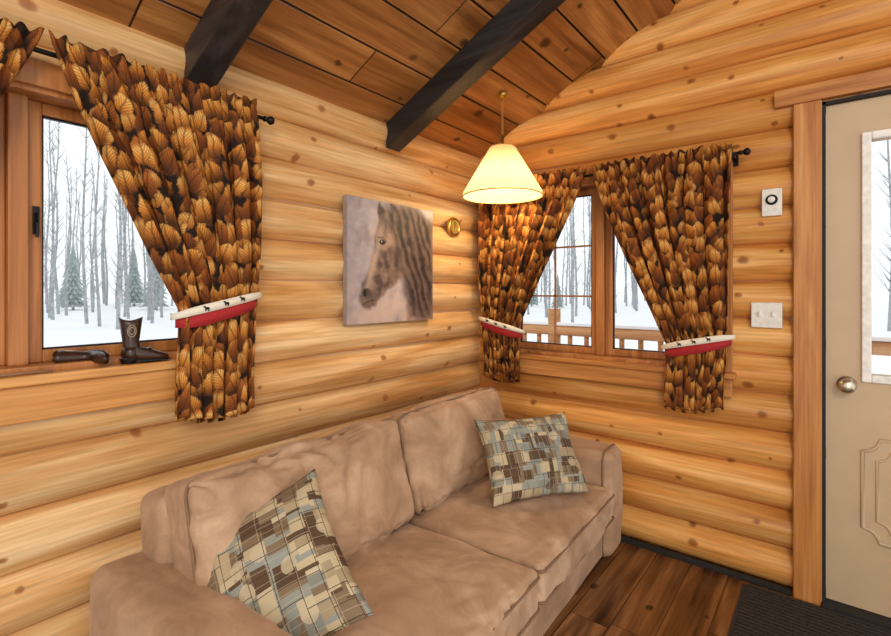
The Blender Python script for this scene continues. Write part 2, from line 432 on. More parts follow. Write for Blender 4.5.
a=Acc(); a.box(-0.06,0.068,-3.0,-1.58,1.025,1.052); a.box(0.012,0.050,-2.95,-1.60,0.925,1.025)
o=obj('trim_1',a.me('sill'),m_trimY,kind='structure',label='deep honey pine window sill with apron'); b=o.modifiers.new('b','BEVEL'); b.width=0.005; b.segments=2
a=Acc(); a.box(0.14,1.40,-0.058,0.06,0.885,0.912); a.box(0.16,1.386,-0.040,-0.012,0.80,0.885)
o=obj('trim_2',a.me('sill'),m_trimX,kind='structure',label='honey pine window sill with apron'); b=o.modifiers.new('b','BEVEL'); b.width=0.005; b.segments=2
# ------------------------------------------------------------ door
a=Acc(); a.box(1.605,1.70,-0.04,-0.008,0.0,2.05); a.box(2.62,2.715,-0.04,-0.008,0.0,2.05)
o=obj('trim_3',a.me('casing'),m_trimZ,kind='structure',label='honey pine door casing boards'); b=o.modifiers.new('b','BEVEL'); b.width=0.004
boxo('trim_4',(1.54,2.78,-0.044,-0.008,2.05,2.12),m_trimX,None,0.004,kind='structure',label='honey pine head board above the door')
a=Acc(); a.box(1.70,1.712,-0.03,0.10,0,2.04); a.box(2.608,2.62,-0.03,0.10,0,2.04); a.box(1.70,2.62,-0.03,0.10,2.028,2.04)
obj('trim_5',a.me('jamb'),m_rubber,kind='structure',label='dark weather-stripped door jamb')
boxo('trim_6',(1.70,2.62,-0.06,0.10,0.0,0.025),m_rubber,None,0.003,kind='structure',label='dark metal door threshold')
D0,D1,DZ0,DZ1=1.713,2.607,0.028,2.027
dl=(1.852,2.46,0.95,1.865)
a=Acc(); yf,yb=-0.005,0.04
a.box(D0,dl[0],yf,yb,DZ0,DZ1); a.box(dl[1],D1,yf,yb,DZ0,DZ1); a.box(dl[0],dl[1],yf,yb,DZ0,dl[2]); a.box(dl[0],dl[1],yf,yb,dl[3],DZ1)
door=obj('door_1',a.me('door'),m_door,kind='structure',label='beige painted steel entry door with a glazed upper lite')
a=Acc(); q=0.030
a.box(dl[0]-q,dl[0],yf-0.014,yf,dl[2]-q,dl[3]+q); a.box(dl[1],dl[1]+q,yf-0.014,yf,dl[2]-q,dl[3]+q)
a.box(dl[0],dl[1],yf-0.014,yf,dl[2]-q,dl[2]); a.box(dl[0],dl[1],yf-0.014,yf,dl[3],dl[3]+q)
o=obj('lite_frame',a.me('lite_frame'),m_doorw,door); b=o.modifiers.new('b','BEVEL'); b.width=0.004; b.segments=2
boxo('glass_pane',(dl[0],dl[1],0.012,0.018,dl[2],dl[3]),m_glass,door,0)
def panelpts(x0,x1,z0,z1,c):
    out=[]
    for (cx,cz,s) in ((x0,z0,0),(x1,z0,1),(x1,z1,2),(x0,z1,3)):
        for i in range(7):
            t=i/6*math.pi/2
            if s==0: out.append((cx+c*math.sin(t),yf,cz+c*math.cos(t)))
            if s==1: out.append((cx-c*math.cos(t),yf,cz+c*math.sin(t)))
            if s==2: out.append((cx-c*math.sin(t),yf,cz-c*math.cos(t)))
            if s==3: out.append((cx+c*math.cos(t),yf,cz-c*math.sin(t)))
    return out
for (q0,q1,q2,q3,cc_,rr_) in ((1.825,2.49,0.30,0.70,0.05,0.007),(1.868,2.447,0.343,0.657,0.04,0.005)):
    g=Acc(); g.tube(panelpts(q0,q1,q2,q3,cc_),rr_,8,close=True); obj('panel_moulding',g.me('moulding'),m_door,door,smooth=True)
g=Acc(); g.lathe([(0,0),(0.033,0),(0.031,-0.008),(0.014,-0.012),(0.012,-0.032),(0.022,-0.04),(0.029,-0.052),(0.027,-0.066),(0.014,-0.073),(0,-0.074)],(1.778,yf,0.905),24,'y')
obj('door_knob',g.me('knob'),m_nickel,door,smooth=True,label='satin nickel round knob')

# ------------------------------------------------------------ wall plates
e=empty('light_switch_plate',(1.512,-0.012,1.172),label='white two-gang toggle light switch plate on the log wall',category='light switch')
boxo('cover_plate',(1.456,1.568,-0.026,-0.006,1.118,1.226),m_white,e,0.003)
for xx in (1.488,1.536): boxo('toggle',(xx-0.005,xx+0.005,-0.038,-0.024,1.166,1.186),m_white,e,0.002)
e=empty('outlet_plate',(1.531,-0.012,1.655),label='white single wall plate with a dark round dial',category='wall plate')
boxo('cover_plate',(1.495,1.567,-0.026,-0.006,1.597,1.713),m_white,e,0.003)
g=Acc(); g.lathe([(0.022,0),(0.022,-0.008),(0.018,-0.010),(0,-0.010)],(1.531,-0.024,1.665),20,'y'); obj('dial_ring',g.me('dial'),m_dark,e)
g=Acc(); g.lathe([(0.013,0),(0.013,-0.010),(0,-0.012)],(1.531,-0.032,1.665),16,'y'); obj('dial_knob',g.me('dialk'),m_white,e)
e=empty('barometer',(0.012,-0.292,1.645),label='small round brass barometer on the log wall',category='barometer')
g=Acc(); g.lathe([(0,0),(0.055,0),(0.058,0.01),(0.052,0.02),(0.042,0.022),(0.04,0.016)],(0.012,-0.292,1.645),28,'x'); obj('case_ring',g.me('ring'),m_brass,e,smooth=True)
g=Acc(); g.lathe([(0.041,0.0),(0.041,0.017),(0,0.017)],(0.012,-0.292,1.645),24,'x'); obj('dial_face',g.me('face'),plain('aged_dial',C(150,120,60),0.4),e)
g=Acc(); g.box(0.029,0.031,-0.294,-0.290,1.64,1.675); obj('needle',g.me('needle'),m_dark,e)

# ------------------------------------------------------------ curtains
def smooth(t): t=max(0,min(1,t)); return t*t*(3-2*t)
RN=0.088
def curtain(w,ao,ai,ato,ati,zt,ztie,zb,label,seed,slope=0.0):
    NU,NV=220,120; vs=[];uv=[];fs=[]
    for j in range(NV+1):
        v=j/NV; z=zt+(zb-zt)*v
        if z>ztie:
            t=(zt-z)/(zt-ztie); f=t**1.12
            o_=ao+(ato-ao)*t; i_=ai+(ati-ai)*f
            pin=smooth((t-0.75)/0.25)
        else:
            t2=(ztie-z)/(ztie-zb); fl=smooth(t2*1.3)
            o_=ato-(ato-ati)*0.06*fl; i_=ati-(ato-ati)*(0.02)*fl
            pin=1-0.8*smooth(t2*1.2)
        for i in range(NU+1):
            u=i/NU
            uw=u+0.05*noise.noise(Vector((u*4.5,z*0.8,seed)))+0.022*noise.noise(Vector((u*11,z*1.5,seed+5)))
            edge=min(1,min(u,1-u)*12)
            uu=u+(uw-u)*edge
            a=o_+(i_-o_)*u
            ph=noise.noise(Vector((u*2.2,z*0.9,seed+9)))*2.6
            k1=math.sin(2*math.pi*6.5*uu+ph+seed)
            k1=math.copysign(abs(k1)**0.75,k1)
            k2=math.sin(2*math.pi*19*uu+1.4*ph+seed*2)
            k3=noise.noise(Vector((u*7,z*5,seed*3)))
            dtop=zt-z
            topf=math.exp(-max(0,dtop-0.04)/0.10)
            amp=0.026*(1-topf)*(1-0.6*pin)
            n=RN+0.024+amp*k1+(0.004+0.003*topf)*k2*(1-0.3*pin)+0.008*k3*(1-topf)*(1-pin)
            a+=(0.008*k2*(1-topf)+0.014*math.cos(2*math.pi*6.5*uu+ph+seed)*(1-topf))*edge*(1-0.6*pin)
            if z>ztie: n+=0.020*math.sin(math.pi*min(1,(zt-z)/(zt-ztie)))
            dz=0.0
            if dtop<0.09:
                rp=math.exp(-((dtop-0.055)/0.010)**2); rp2=math.exp(-((dtop-0.028)/0.008)**2); n-=0.005*rp2
                n-=0.003*rp
                if dtop<0.03: dz+=(0.007*math.sin(2*math.pi*15*uu+seed)+0.006*k3)*(1-dtop/0.03)
            if v>0.7: dz+=-0.02*smooth((v-0.7)/0.3)*math.sin(math.pi*u)+0.012*k1*smooth((v-0.85)/0.15)+slope*(u-0.5)*smooth((v-0.7)/0.3)
            vs.append(P(w,a,n,z+dz))
            uv.append((0.5*(u*abs(ai-ao)*1.2)+0.5*abs(a-ao)+seed*3.1, z+0.10*abs(a-ao)))
    for j in range(NV):
        for i in range(NU):
            q=j*(NU+1)+i; fs.append((q,q+1,q+NU+2,q+NU+1))
    me=mesh('curtain',vs,fs); l=me.uv_layers.new(name='UVMap')
    for lp in me.loops: l.data[lp.index].uv=uv[lp.vertex_index]
    o=obj('curtain',me,m_feather,smooth=True,label=label,category='curtain',group='feather print curtains')
    s=o.modifiers.new('s','SOLIDIFY'); s.thickness=0.002
    return o
def tieback(w,ato,ati,z,label):
    sgn=1 if ato>ati else -1
    lo,hi=min(ato,ati),max(ato,ati); am=(lo+hi)/2; hw=(hi-lo)/2+0.016
    e=empty('curtain_tieback',P(w,am,RN,z),label=label,category='curtain tie',group='red and cream curtain tiebacks')
    def band(hlo,hhi,off,mat,name,ext=0.0):
        vs=[];fs=[];N=28
        for i in range(N+1):
            th=math.pi*(i/N)*1.16-0.08*math.pi
            ca=math.cos(th)
            aa=am+ca*(hw+ext+off); nn=RN+0.008+max(-0.3,math.sin(th))*(0.048+off)
            zz=z+0.034*(ca*sgn)
            tap=1-0.35*abs(ca)**4
            vs.append(P(w,aa,nn,zz+hlo*tap)); vs.append(P(w,aa,nn,zz+hhi*tap))
        for i in range(N): fs.append((2*i,2*i+1,2*i+3,2*i+2))
        o=obj(name,mesh(name,vs,fs),mat,e,smooth=True)
        s=o.modifiers.new('s','SOLIDIFY'); s.thickness=0.005; return o
    band(-0.034,0.012,0,m_red,'red_band'); band(0.006,0.034,0.005,m_cream,'cream_cuff',0.010)
    for t in (-0.45,0.0,0.42):
        g=Acc()
        aa=am+t*hw; th=math.acos(t); nn=RN+0.008+math.sin(th)*0.053+0.003; zz=z+0.034*t*sgn+0.02
        pts=[(-0.012,0.004),(-0.007,0.004),(-0.006,-0.008),(-0.004,-0.008),(-0.003,-0.003),(0.003,-0.003),(0.004,-0.008),(0.006,-0.008),(0.007,0.001),(0.005,0.005),(-0.004,0.005),(-0.008,0.009),(-0.012,0.008)]
        vs=[P(w,aa+p,nn+d,zz+q) for d in (-0.001,0.002) for p,q in pts]; n_=len(pts)
        fs=[tuple(range(n_)),tuple(range(2*n_-1,n_-1,-1))]+[(i,(i+1)%n_,n_+(i+1)%n_,n_+i) for i in range(n_)]
        obj('applique',mesh('applique',vs,fs),m_dark,e)
def rod(w,a0,a1,z,label):
    am=(a0+a1)/2
    e=empty('curtain_rod',P(w,am,RN,z),label=label,category='curtain rod')
    g=Acc(); g.tube([P(w,a0,RN,z),P(w,am,RN,z),P(w,a1,RN,z)],0.007,12); obj('pole',g.me('pole'),m_dark,e,smooth=True)
    ax='y' if w=='L' else 'x'
    for aa,s in ((a0,-1),(a1,1)):
        g=Acc(); c=P(w,aa,RN,z)
        pr=[(0.0,-0.004*s),(0.010,-0.004*s),(0.010,0.004*s),(0.006,0.007*s),(0.013,0.014*s),(0.017,0.023*s),(0.013,0.032*s),(0,0.038*s)]
        g.lathe(pr,c,16,ax); obj('finial',g.me('finial'),m_dark,e,smooth=True)
    for aa in (a0+0.03,a1-0.03):
        g=Acc(); wbox(g,w,aa-0.006,aa+0.006,0.010,RN,z-0.014,z-0.007); wbox(g,w,aa-0.012,aa+0.012,0.010,0.016,z-0.04,z+0.02)
        obj('bracket',g.me('bracket'),m_dark,e)
RZL,RZB=1.915,1.872
curtain('L',-1.575,-2.165,-1.578,-1.835,RZL+0.045,1.215,0.862,'feather print curtain tied back beside the snowy window',1.3,0.02)
curtain('L',-2.83,-2.175,-2.80,-2.55,RZL+0.045,1.215,0.862,'feather print curtain tied back at the window edge away from corner',2.1)
curtain('B',0.085,0.755,0.095,0.345,RZB+0.045,1.065,0.77,'feather print curtain tied back near the room corner',0.4)
curtain('B',1.395,0.77,1.375,1.125,RZB+0.045,1.03,0.75,'feather print curtain tied back beside the wall switches',3.2,-0.03)
tieback('L',-1.578,-1.825,1.215,'red tieback with cream cuff around feather curtain'); tieback('L',-2.80,-2.55,1.215,'red tieback with cream cuff around feather curtain')
tieback('B',0.095,0.345,1.065,'red tieback with cream cuff around feather curtain'); tieback('B',1.375,1.135,1.03,'red tieback with cream cuff around feather curtain')
rod('L',-2.90,-1.525,RZL,'dark metal curtain rod with ball finials above the window')
rod('B',0.06,1.425,RZB,'dark metal curtain rod with ball finials above the window')

# ------------------------------------------------------------ horse canvas
def inpoly(x,y,poly):
    c=False; n=len(poly); j=n-1
    for i in range(n):
        xi,yi=poly[i]; xj,yj=poly[j]
        if (yi>y)!=(yj>y) and x<(xj-xi)*(y-yi)/(yj-yi)+xi: c=not c
        j=i
    return c
def distpoly(x,y,poly,close=True):
    d=9; n=len(poly)
    for i in range(n if close else n-1):
        x0,y0=poly[i]; x1,y1=poly[(i+1)%n]; dx,dy=x1-x0,y1-y0
        t=max(0,min(1,((x-x0)*dx+(y-y0)*dy)/(dx*dx+dy*dy+1e-9)))
        d=min(d,math.hypot(x-x0-t*dx,y-y0-t*dy))
    return d
head=[(.40,.93),(.33,.86),(.29,.74),(.27,.60),(.22,.44),(.15,.31),(.12,.22),(.15,.14),(.22,.11),(.29,.14),(.36,.22),(.44,.28),(.54,.34),(.62,.42),(.66,.5),(.66,.8),(.55,.93)]
neck=[(.50,.95),(.46,.6),(.56,.44),(.62,.32),(.66,.16),(.66,0),(1,0),(1,.84),(.86,.95),(.7,.99)]
ear1=[(.34,.86),(.30,.95),(.33,1.0),(.40,.93)]; ear2=[(.44,.93),(.46,1.0),(.52,.99),(.54,.9)]
mane=[(.42,.95),(.36,.86),(.39,.74),(.46,.82),(.52,.70),(.56,.58),(.62,.44),(.68,.30),(.74,.12),(.82,.02),(1,.05),(1,.9),(.8,.98),(.6,.99)]
def L3(c): return Vector(c[:3])
def paint(x,y):
    n=noise.fractal(Vector((x*5,y*5,2.0)),1.0,2.0,4); n2=noise.noise(Vector((x*26+y*8,y*7-x*4,1))); n3=noise.fractal(Vector((x*14,y*14,7)),1.0,2.0,3)
    bg=L3(C(152,138,138)).lerp(L3(C(210,194,186)),max(0,min(1,0.5+n*0.9+n3*.4)))
    bg=bg.lerp(L3(C(126,120,136)),max(0,min(1,(0.35-x)*1.5+n*0.6)))
    bg=bg.lerp(L3(C(208,176,156)),max(0,min(1,(0.4-y)*1.5+n*0.5)))
    c=bg
    def lay(c,poly,colr,edge=0.02):
        ins=inpoly(x,y,poly); d=distpoly(x,y,poly); s=(d if ins else -d)
        f=max(0,min(1,(s+n2*0.012+n3*0.02+edge*0.5)/edge)); return c.lerp(colr,f),f
    br=L3(C(84,64,56)).lerp(L3(C(168,136,114)),max(0,min(1,0.45+n*1.0+n3*0.6+n2*0.25)))
    c,_=lay(c,neck,br*0.7,0.08)
    hcol=br.lerp(L3(C(66,50,48)),max(0,min(1,(0.30-y)*4)))
    fx=0.29+(y-0.74)*0.36
    hcol=hcol.lerp(L3(C(198,174,154)),max(0,1-abs((x-fx-0.07)/0.05))*0.6*(1 if y>.28 else 0))
    hcol=hcol.lerp(L3(C(46,34,34)),max(0,1-math.hypot(x-.52,y-.50)/0.16)*0.45)
    c,_=lay(c,head,hcol,0.03)
    for e_ in (ear1,ear2): c,_=lay(c,e_,L3(C(78,60,56)))
    # long strands of mane
    st=0.5+0.5*math.sin((x*1.0+y*0.38)*70+n*2.5+n2*1.5)
    mc=L3(C(46,34,33)).lerp(L3(C(126,100,86)),max(0,min(1,st*0.75+n3*0.3-.05)))
    c,_=lay(c,mane,mc,0.12)
    d=math.hypot((x-.365)/.032,(y-.665)/.020)
    c=c.lerp(L3(C(14,10,10)),max(0,min(1,(1.25-d)*3)))
    d=distpoly(x,y,[(.32,.70),(.37,.705),(.41,.67)],False); c=c.lerp(L3(C(40,28,26)),max(0,1-d/.012)*.8)
    if math.hypot(x-.358,y-.672)<0.006: c=L3(C(200,190,180))
    d=math.hypot((x-.175)/.018,(y-.245)/.030); c=c.lerp(L3(C(20,14,14)),max(0,min(1,(1.2-d)*2.5)))
    d=distpoly(x,y,[(.155,.155),(.21,.175),(.27,.19)],False); c=c.lerp(L3(C(30,20,20)),max(0,1-d/.010)*.85)
    return c
e=empty('canvas_picture',(0.012,-0.7985,1.122),label='square canvas print showing a brown horse head and mane',category='picture')
boxo('canvas_stretcher',(0.010,0.0388,-1.096,-0.501,1.122,1.706),plain('canvas_edge',C(160,146,138),0.8),e,0.002)
N=150; vs=[];fs=[];cc=[]
for j in range(N+1):
    for i in range(N+1):
        vs.append((0.0395,-1.095+0.593*i/N,1.123+0.582*j/N)); cc.append(paint(i/N,j/N))
for j in range(N):
    for i in range(N):
        q=j*(N+1)+i; fs.append((q,q+1,q+N+2,q+N+1))
me=mesh('canvas_face',vs,fs); at=me.color_attributes.new('Col','FLOAT_COLOR','POINT')
for i,c in enumerate(cc): at.data[i].color=(max(0,c.x),max(0,c.y),max(0,c.z),1)
obj('canvas_face',me,m_canvas,e)

# ------------------------------------------------------------ pendant lamp
LX,LY=0.40,-0.37; LZ=EZ+SL*LX
e=empty('pendant_lamp',(LX,LY,1.765),label='cream pleated cone pendant lamp hanging on a chain',category='lamp')
vs=[];NS=144
for k_,(r,z) in enumerate([(0.060,2.015),(0.066,2.013),(0.200,1.785),(0.204,1.765)]):
    for i in range(NS):
        th=2*math.pi*i/NS; rr=r+(0.0026 if i%2 else -0.0026)*(0.5+k_*0.25); vs.append((LX+rr*math.cos(th),LY+rr*math.sin(th),z))
fs=[(k_*NS+i,k_*NS+(i+1)%NS,(k_+1)*NS+(i+1)%NS,(k_+1)*NS+i) for k_ in range(3) for i in range(NS)]
o=obj('lamp_shade',mesh('shade',vs,fs),m_shade,e,label='cream pleated fabric cone shade')
m_tr=plain('shade_trim',C(222,184,116),0.7)
for r,z in ((0.062,2.016),(0.205,1.765)):
    g=Acc()
    g.tube([(LX+r*math.cos(t*math.pi/24),LY+r*math.sin(t*math.pi/24),z) for t in range(48)],0.0035,6,close=True)
    obj('shade_trim',g.me('trim'),m_tr,e,smooth=True)
g=Acc()
for i in range(3):
    t=i*2*math.pi/3; g.tube([(LX,LY,2.03),(LX+0.06*math.cos(t),LY+0.06*math.sin(t),2.014)],0.002,6)
g.lathe([(0,0.10),(0.008,0.10),(0.010,0.03),(0.020,0.02),(0.022,-0.05),(0.018,-0.06),(0,-0.06)],(LX,LY,1.98),16)
obj('socket',g.me('socket'),m_brass,e,smooth=True)
g=Acc(); g.lathe([(0,0.05),(0.012,0.045),(0.016,0.02),(0.030,-0.015),(0.030,-0.03),(0.018,-0.05),(0,-0.055)],(LX,LY,1.875),16)
obj('bulb',g.me('bulb'),m_bulb,e,smooth=True)
g=Acc(); z=2.075; i=0
while z<LZ-0.03:
    pts=[]
    for t in range(12):
        th=t*math.pi/6; cx,cz=0.006*math.cos(th),0.013*math.sin(th)
        pts.append((LX+(cx if i%2 else 0),LY+(0 if i%2 else cx),z+0.010+cz))
    g.tube(pts,0.0018,6,close=True); z+=0.0205; i+=1
obj('chain',g.me('chain'),m_brass,e,smooth=True)
g=Acc(); g.lathe([(0,-0.02),(0.012,-0.02),(0.024,-0.004),(0.026,0.012),(0,0.012)],(LX,LY,LZ-0.012),16)
obj('ceiling_hook',g.me('hook'),m_brass,e,smooth=True)
lt=bpy.data.lights.new('lamp_bulb_light','POINT'); lt.energy=8.0; lt.color=(1,0.76,0.45); lt.shadow_soft_size=0.03
lo=bpy.data.objects.new('lamp_bulb_light',lt); COL.objects.link(lo); lo.location=(LX,LY,1.80)

# ------------------------------------------------------------ sofa
def puffy(name,c,dims,r,bulge=(0,0,0),nseg=26,wr=0.0,seed=0,rot=None,parent=None,mat=None,wf=5,crease=0.0,**props):
    bm=bmesh.new(); bmesh.ops.create_cube(bm,size=2)
    bmesh.ops.subdivide_edges(bm,edges=bm.edges[:],cuts=nseg,use_grid_fill=True)
    h=Vector(dims)/2; cv=Vector(c)
    for v in bm.verts:
        p=Vector([math.sin(max(-1,min(1,q))*math.pi/2)*0.7+0.3*q for q in v.co])
        q=Vector((p.x*h.x,p.y*h.y,p.z*h.z))
        inn=Vector([max(-(hh-r),min(hh-r,qq)) for hh,qq in zip(h,q)])
        d=q-inn
        if d.length>1e-7:
            m=max(abs(d.x),abs(d.y),abs(d.z)); d=d.normalized()*min(r,m) if m<r else d.normalized()*r
        q2=inn+d
        bx=bulge[0]*(1-abs(p.y)**2.6)*(1-abs(p.z)**2.6); by=bulge[1]*(1-p.x**2)*(1-p.z**2); bz=bulge[2]*(1-abs(p.x)**2.6)*(1-abs(p.y)**2.6)
        q2+=Vector((bx*p.x,by*p.y,bz*p.z))
        if wr:
            q2+=v.co.normalized()*wr*noise.fractal(Vector((q.x*wf+seed,q.y*wf,q.z*wf)),1.0,2.0,3)
        if crease:
            w_=Vector((q.x*5+seed,q.y*7,q.z*7)); ws=Vector((noise.noise(w_),noise.noise(w_+Vector((5,2,1))),0))*1.1
            cr=1-abs(noise.noise(Vector((q.x*6+seed+ws.x,q.y*9+ws.y,q.z*5+q.y*4))))*4
            if cr>0: q2-=v.co.normalized()*crease*cr*cr*max(0,noise.noise(Vector((q.x*3,q.y*3+seed,q.z*3)))+0.35)*1.6
        if rot is not None: q2=rot@q2
        v.co=q2+cv
    me=bpy.data.meshes.new(name); bmesh.ops.recalc_face_normals(bm,faces=bm.faces); bm.to_mesh(me); bm.free()
    return obj(name,me,mat or m_suede,parent,smooth=True,loc=(0,0,0),**props)
def welt(name,c,dx,dy,z,r,rot,parent,plane='xy',rad=0.0045):
    pts=[];hx,hy=dx/2,dy/2
    for (sx,sy,a0) in ((1,1,0),(-1,1,90),(-1,-1,180),(1,-1,270)):
        for k_ in range(6):
            t=math.radians(a0+k_*18); pts.append((sx*(hx-r)+r*math.cos(t),sy*(hy-r)+r*math.sin(t)))
    out=[]
    for (u,v) in pts:
        q=Vector((u,v,z)) if plane=='xy' else Vector((z,u,v))
        if rot is not None: q=rot@q
        out.append(q+Vector(c))
    g=Acc(); g.tube(out,rad,6,close=True); return obj(name,g.me(name),m_pipe,parent,smooth=True,loc=(0,0,0))
SO=empty('loveseat_sofa',(0.080,-1.115,0),(0,0,math.radians(2.4)),label='tan microsuede two-seat sofa against the log wall',category='sofa')
puffy('sofa_base',(0.450,0,0.128),(0.80,1.62,0.20),0.02,(0.004,0,0),parent=SO,wr=0.003)
rb=Matrix.Rotation(math.radians(-6),3,'Y')
puffy('backrest_frame',(0.12,0,0.380),(0.17,1.70,0.63),0.045,(0.01,0,0.0),parent=SO,wr=0.006,rot=rb)
for s in (-1,1):
    puffy('arm',(0.450,s*0.880,0.275),(0.88,0.19,0.49),0.040,(0.006,0.004,0.008),parent=SO,wr=0.007,seed=s*3,nseg=34,crease=0.005)
    welt('arm_welt',(0.450+0.402,s*0.880,0.275),0.194,0.494,0.0,0.042,None,SO,'yz',0.0045)
    for xx in (0.10,0.80):
        g=Acc(); g.lathe([(0.02,0),(0.028,0.035),(0,0.035)],(xx,s*0.88,0),12); obj('foot',g.me('foot'),m_foot,SO,loc=(0,0,0))
for side in (-1,1):
    cy=side*0.390
    puffy('seat_cushion',(0.555,cy,0.298),(0.71,0.766,0.150),0.026,(0.010,0.0,0.030),parent=SO,wr=0.011,seed=side*5,nseg=50,crease=0.009)
    welt('seat_welt',(0.555,cy,0.298),0.716,0.772,0.052,0.028,None,SO); welt('seat_welt',(0.555,cy,0.298),0.716,0.772,-0.052,0.028,None,SO)
    R=Matrix.Rotation(math.radians(-15),3,'Y')
    bw=0.762 if side>0 else 0.822; bc=(0.392 if side>0 else -0.422)
    puffy('back_cushion',(0.268,bc,0.562),(0.18,bw,0.385),0.034,(0.052,0.004,0.014),parent=SO,wr=0.016,seed=side*9,rot=R,nseg=54,wf=6,crease=0.016)
    welt('back_welt',(0.268,bc,0.562),bw+0.006,0.391,0.056,0.036,R,SO,plane='yz')

# ------------------------------------------------------------ pillows
def pillow(c,ex,ey,w,h,t,seed,label,uvo):
    ex=Vector(ex).normalized(); ey=Vector(ey); ey=(ey-ex*ey.dot(ex)).normalized(); ez=ex.cross(ey)
    N=44; vs=[];fs=[];uv=[]
    idx={}
    for side in (1,-1):
        for j in range(N+1):
            for i in range(N+1):
                border=i in(0,N) or j in(0,N)
                if side==-1 and border: idx[(side,i,j)]=idx[(1,i,j)]; continue
                x=2*i/N-1; y=2*j/N-1
                pin=1-0.09*(1-x*x)*abs(y)**3; pin2=1-0.09*(1-y*y)*abs(x)**3
                z=0 if border else side*t/2*((1-abs(x)**2.4)*(1-abs(y)**2.4))**0.55
                z+=0 if border else 0.012*noise.noise(Vector((x*2.5,y*2.5,seed+side)))
                p=Vector(c)+ex*(x*w/2*pin2)+ey*(y*h/2*pin)+ez*z
                idx[(side,i,j)]=len(vs); vs.append(p); uv.append((i/N+uvo,j/N+(0 if side==1 else 1.7)))
        for j in range(N):
            for i in range(N):
                q=(idx[(side,i,j)],idx[(side,i+1,j)],idx[(side,i+1,j+1)],idx[(side,i,j+1)])
                fs.append(q if side==1 else q[::-1])
    me=mesh('pillow',vs,fs); l=me.uv_layers.new(name='UVMap')
    for lp in me.loops: l.data[lp.index].uv=uv[lp.vertex_index]
    return obj('throw_pillow',me,m_pillow,smooth=True,label=label,category='pillow',group='geometric print throw pillows')
pillow((0.585,-1.800,0.530),(0.36,-0.085,-0.26),(0.01,0.28,0.24),0.44,0.39,0.13,1.0,'taupe geometric print throw pillow lying against sofa arm',0)
pillow((0.715,-0.64,0.562),(0.22,0.34,0),(-0.17,0.11,0.30),0.46,0.36,0.13,4.0,'taupe geometric print throw pillow leaning in sofa corner',3.4)

# ------------------------------------------------------------ boots on sill
def boot(c,rot,label,s=1.0):
    e=empty('cowboy_boot',c,rot,label=label,category='boot figurine',group='miniature cowboy boots')
    V=20
    rings=[((0.0,0,0.118),0.024,0.028),((0.0,0,0.105),0.0225,0.026),((0.0,0,0.08),0.0195,0.0225),((0,0,0.058),0.0175,0.0195),((0.002,0,0.042),0.0175,0.021)]
    vs=[];fs=[]
    for (cc_,ry,rx) in rings:
        for i in range(V):
            t=2*math.pi*i/V; zz=cc_[2]+(0.010*abs(math.cos(t))**2*(1 if cc_[2]>0.1 else 0)-(0.004 if cc_[2]>0.1 else 0))
            vs.append((cc_[0]+rx*math.cos(t),ry*math.sin(t),zz))
    foot=[(0.010,0.030,0.030,0.018,-0.3),(0.028,0.024,0.024,0.0175,-0.9),(0.048,0.0185,0.0155,0.018,-1.35),(0.066,0.0155,0.012,0.015,-1.5),(0.082,0.013,0.0085,0.009,-1.55),(0.090,0.012,0.003,0.003,-1.57)]
    for (cx,cz,rh,ry,an) in foot:
        for i in range(V):
            t=2*math.pi*i/V; lx=math.cos(t)*rh
            vs.append((cx+lx*math.cos(an)*(1.2 if an>-1 else 1), ry*math.sin(t), cz+lx*(-math.sin(an))))
    R_=len(vs)//V
    for k_ in range(R_-1):
        for i in range(V): fs.append((k_*V+i,k_*V+(i+1)%V,(k_+1)*V+(i+1)%V,(k_+1)*V+i))
    fs.append(tuple((R_-1)*V+i for i in range(V)))
    o=obj('boot_body',mesh('boot',[Vector(v)*s for v in vs],fs),m_boot,e,smooth=True,loc=(0,0,0)); sd=o.modifiers.new('s','SOLIDIFY'); sd.thickness=0.0015
    g=Acc(); g.lathe([(0.017,0),(0.020,0.014),(0,0.014)],(-0.006,0,0),14); o=obj('heel',mesh('heel',[Vector(v)*s for v in g.v],g.f),m_dark,e,loc=(0,0,0))
    g=Acc(); g.lathe([(0.0,0.0),(0.019,0.002),(0.021,0.016),(0.019,0.034),(0,0.036)],(0.0,0,0.010),16); obj('heel_counter',mesh('hc',[Vector(v)*s for v in g.v],g.f),m_boot,e,smooth=True,loc=(0,0,0))
    pts=[(-0.02+0.11*t/10,0,0.004+0.010*(max(0,1-t/4.0))) for t in range(11)]
    vs=[];fs=[]
    for t,(x,_,z) in enumerate(pts):
        hw=0.019*(1-max(0,(t-6)/4.6)**2)**0.5 if t<10 else 0.006
        if t in(3,4): hw*=0.85
        for (yy,zz) in ((-hw,z),(hw,z),(hw,z+0.004),(-hw,z+0.004)): vs.append((x*s,yy*s,zz*s))
    for t in range(10):
        for q in range(4): fs.append((t*4+q,t*4+(q+1)%4,(t+1)*4+(q+1)%4,(t+1)*4+q))
    fs+= [(0,1,2,3),(40,41,42,43)]
    obj('sole',mesh('sole',vs,fs),m_dark,e,loc=(0,0,0))
    for sy in (-1,1):
        for q in range(2):
            g=Acc(); pts=[]
            for t in range(12):
                th=t/12*math.pi*2; pts.append(((0.010*math.cos(th)*(1-0.3*q))*s,sy*(0.0232-0.001*q+0.0012*math.sin(th))*s*(1-0.10*abs(math.cos(th))),(0.088+0.016*math.sin(th)*(1-0.4*q))*s))
            g.tube(pts,0.0011,5,close=True)
            obj('stitched_inlay',g.me('inlay'),m_bootpat,e,loc=(0,0,0),smooth=True)
    return e
boot((0.030,-1.945,1.053),(0,0,math.radians(78)),'small dark leather cowboy boot standing on window sill',1.15)
boot((-0.022,-2.000,1.053+0.024),(math.radians(88),0,math.radians(-6)),'small dark leather cowboy boot lying on its side',1.0)
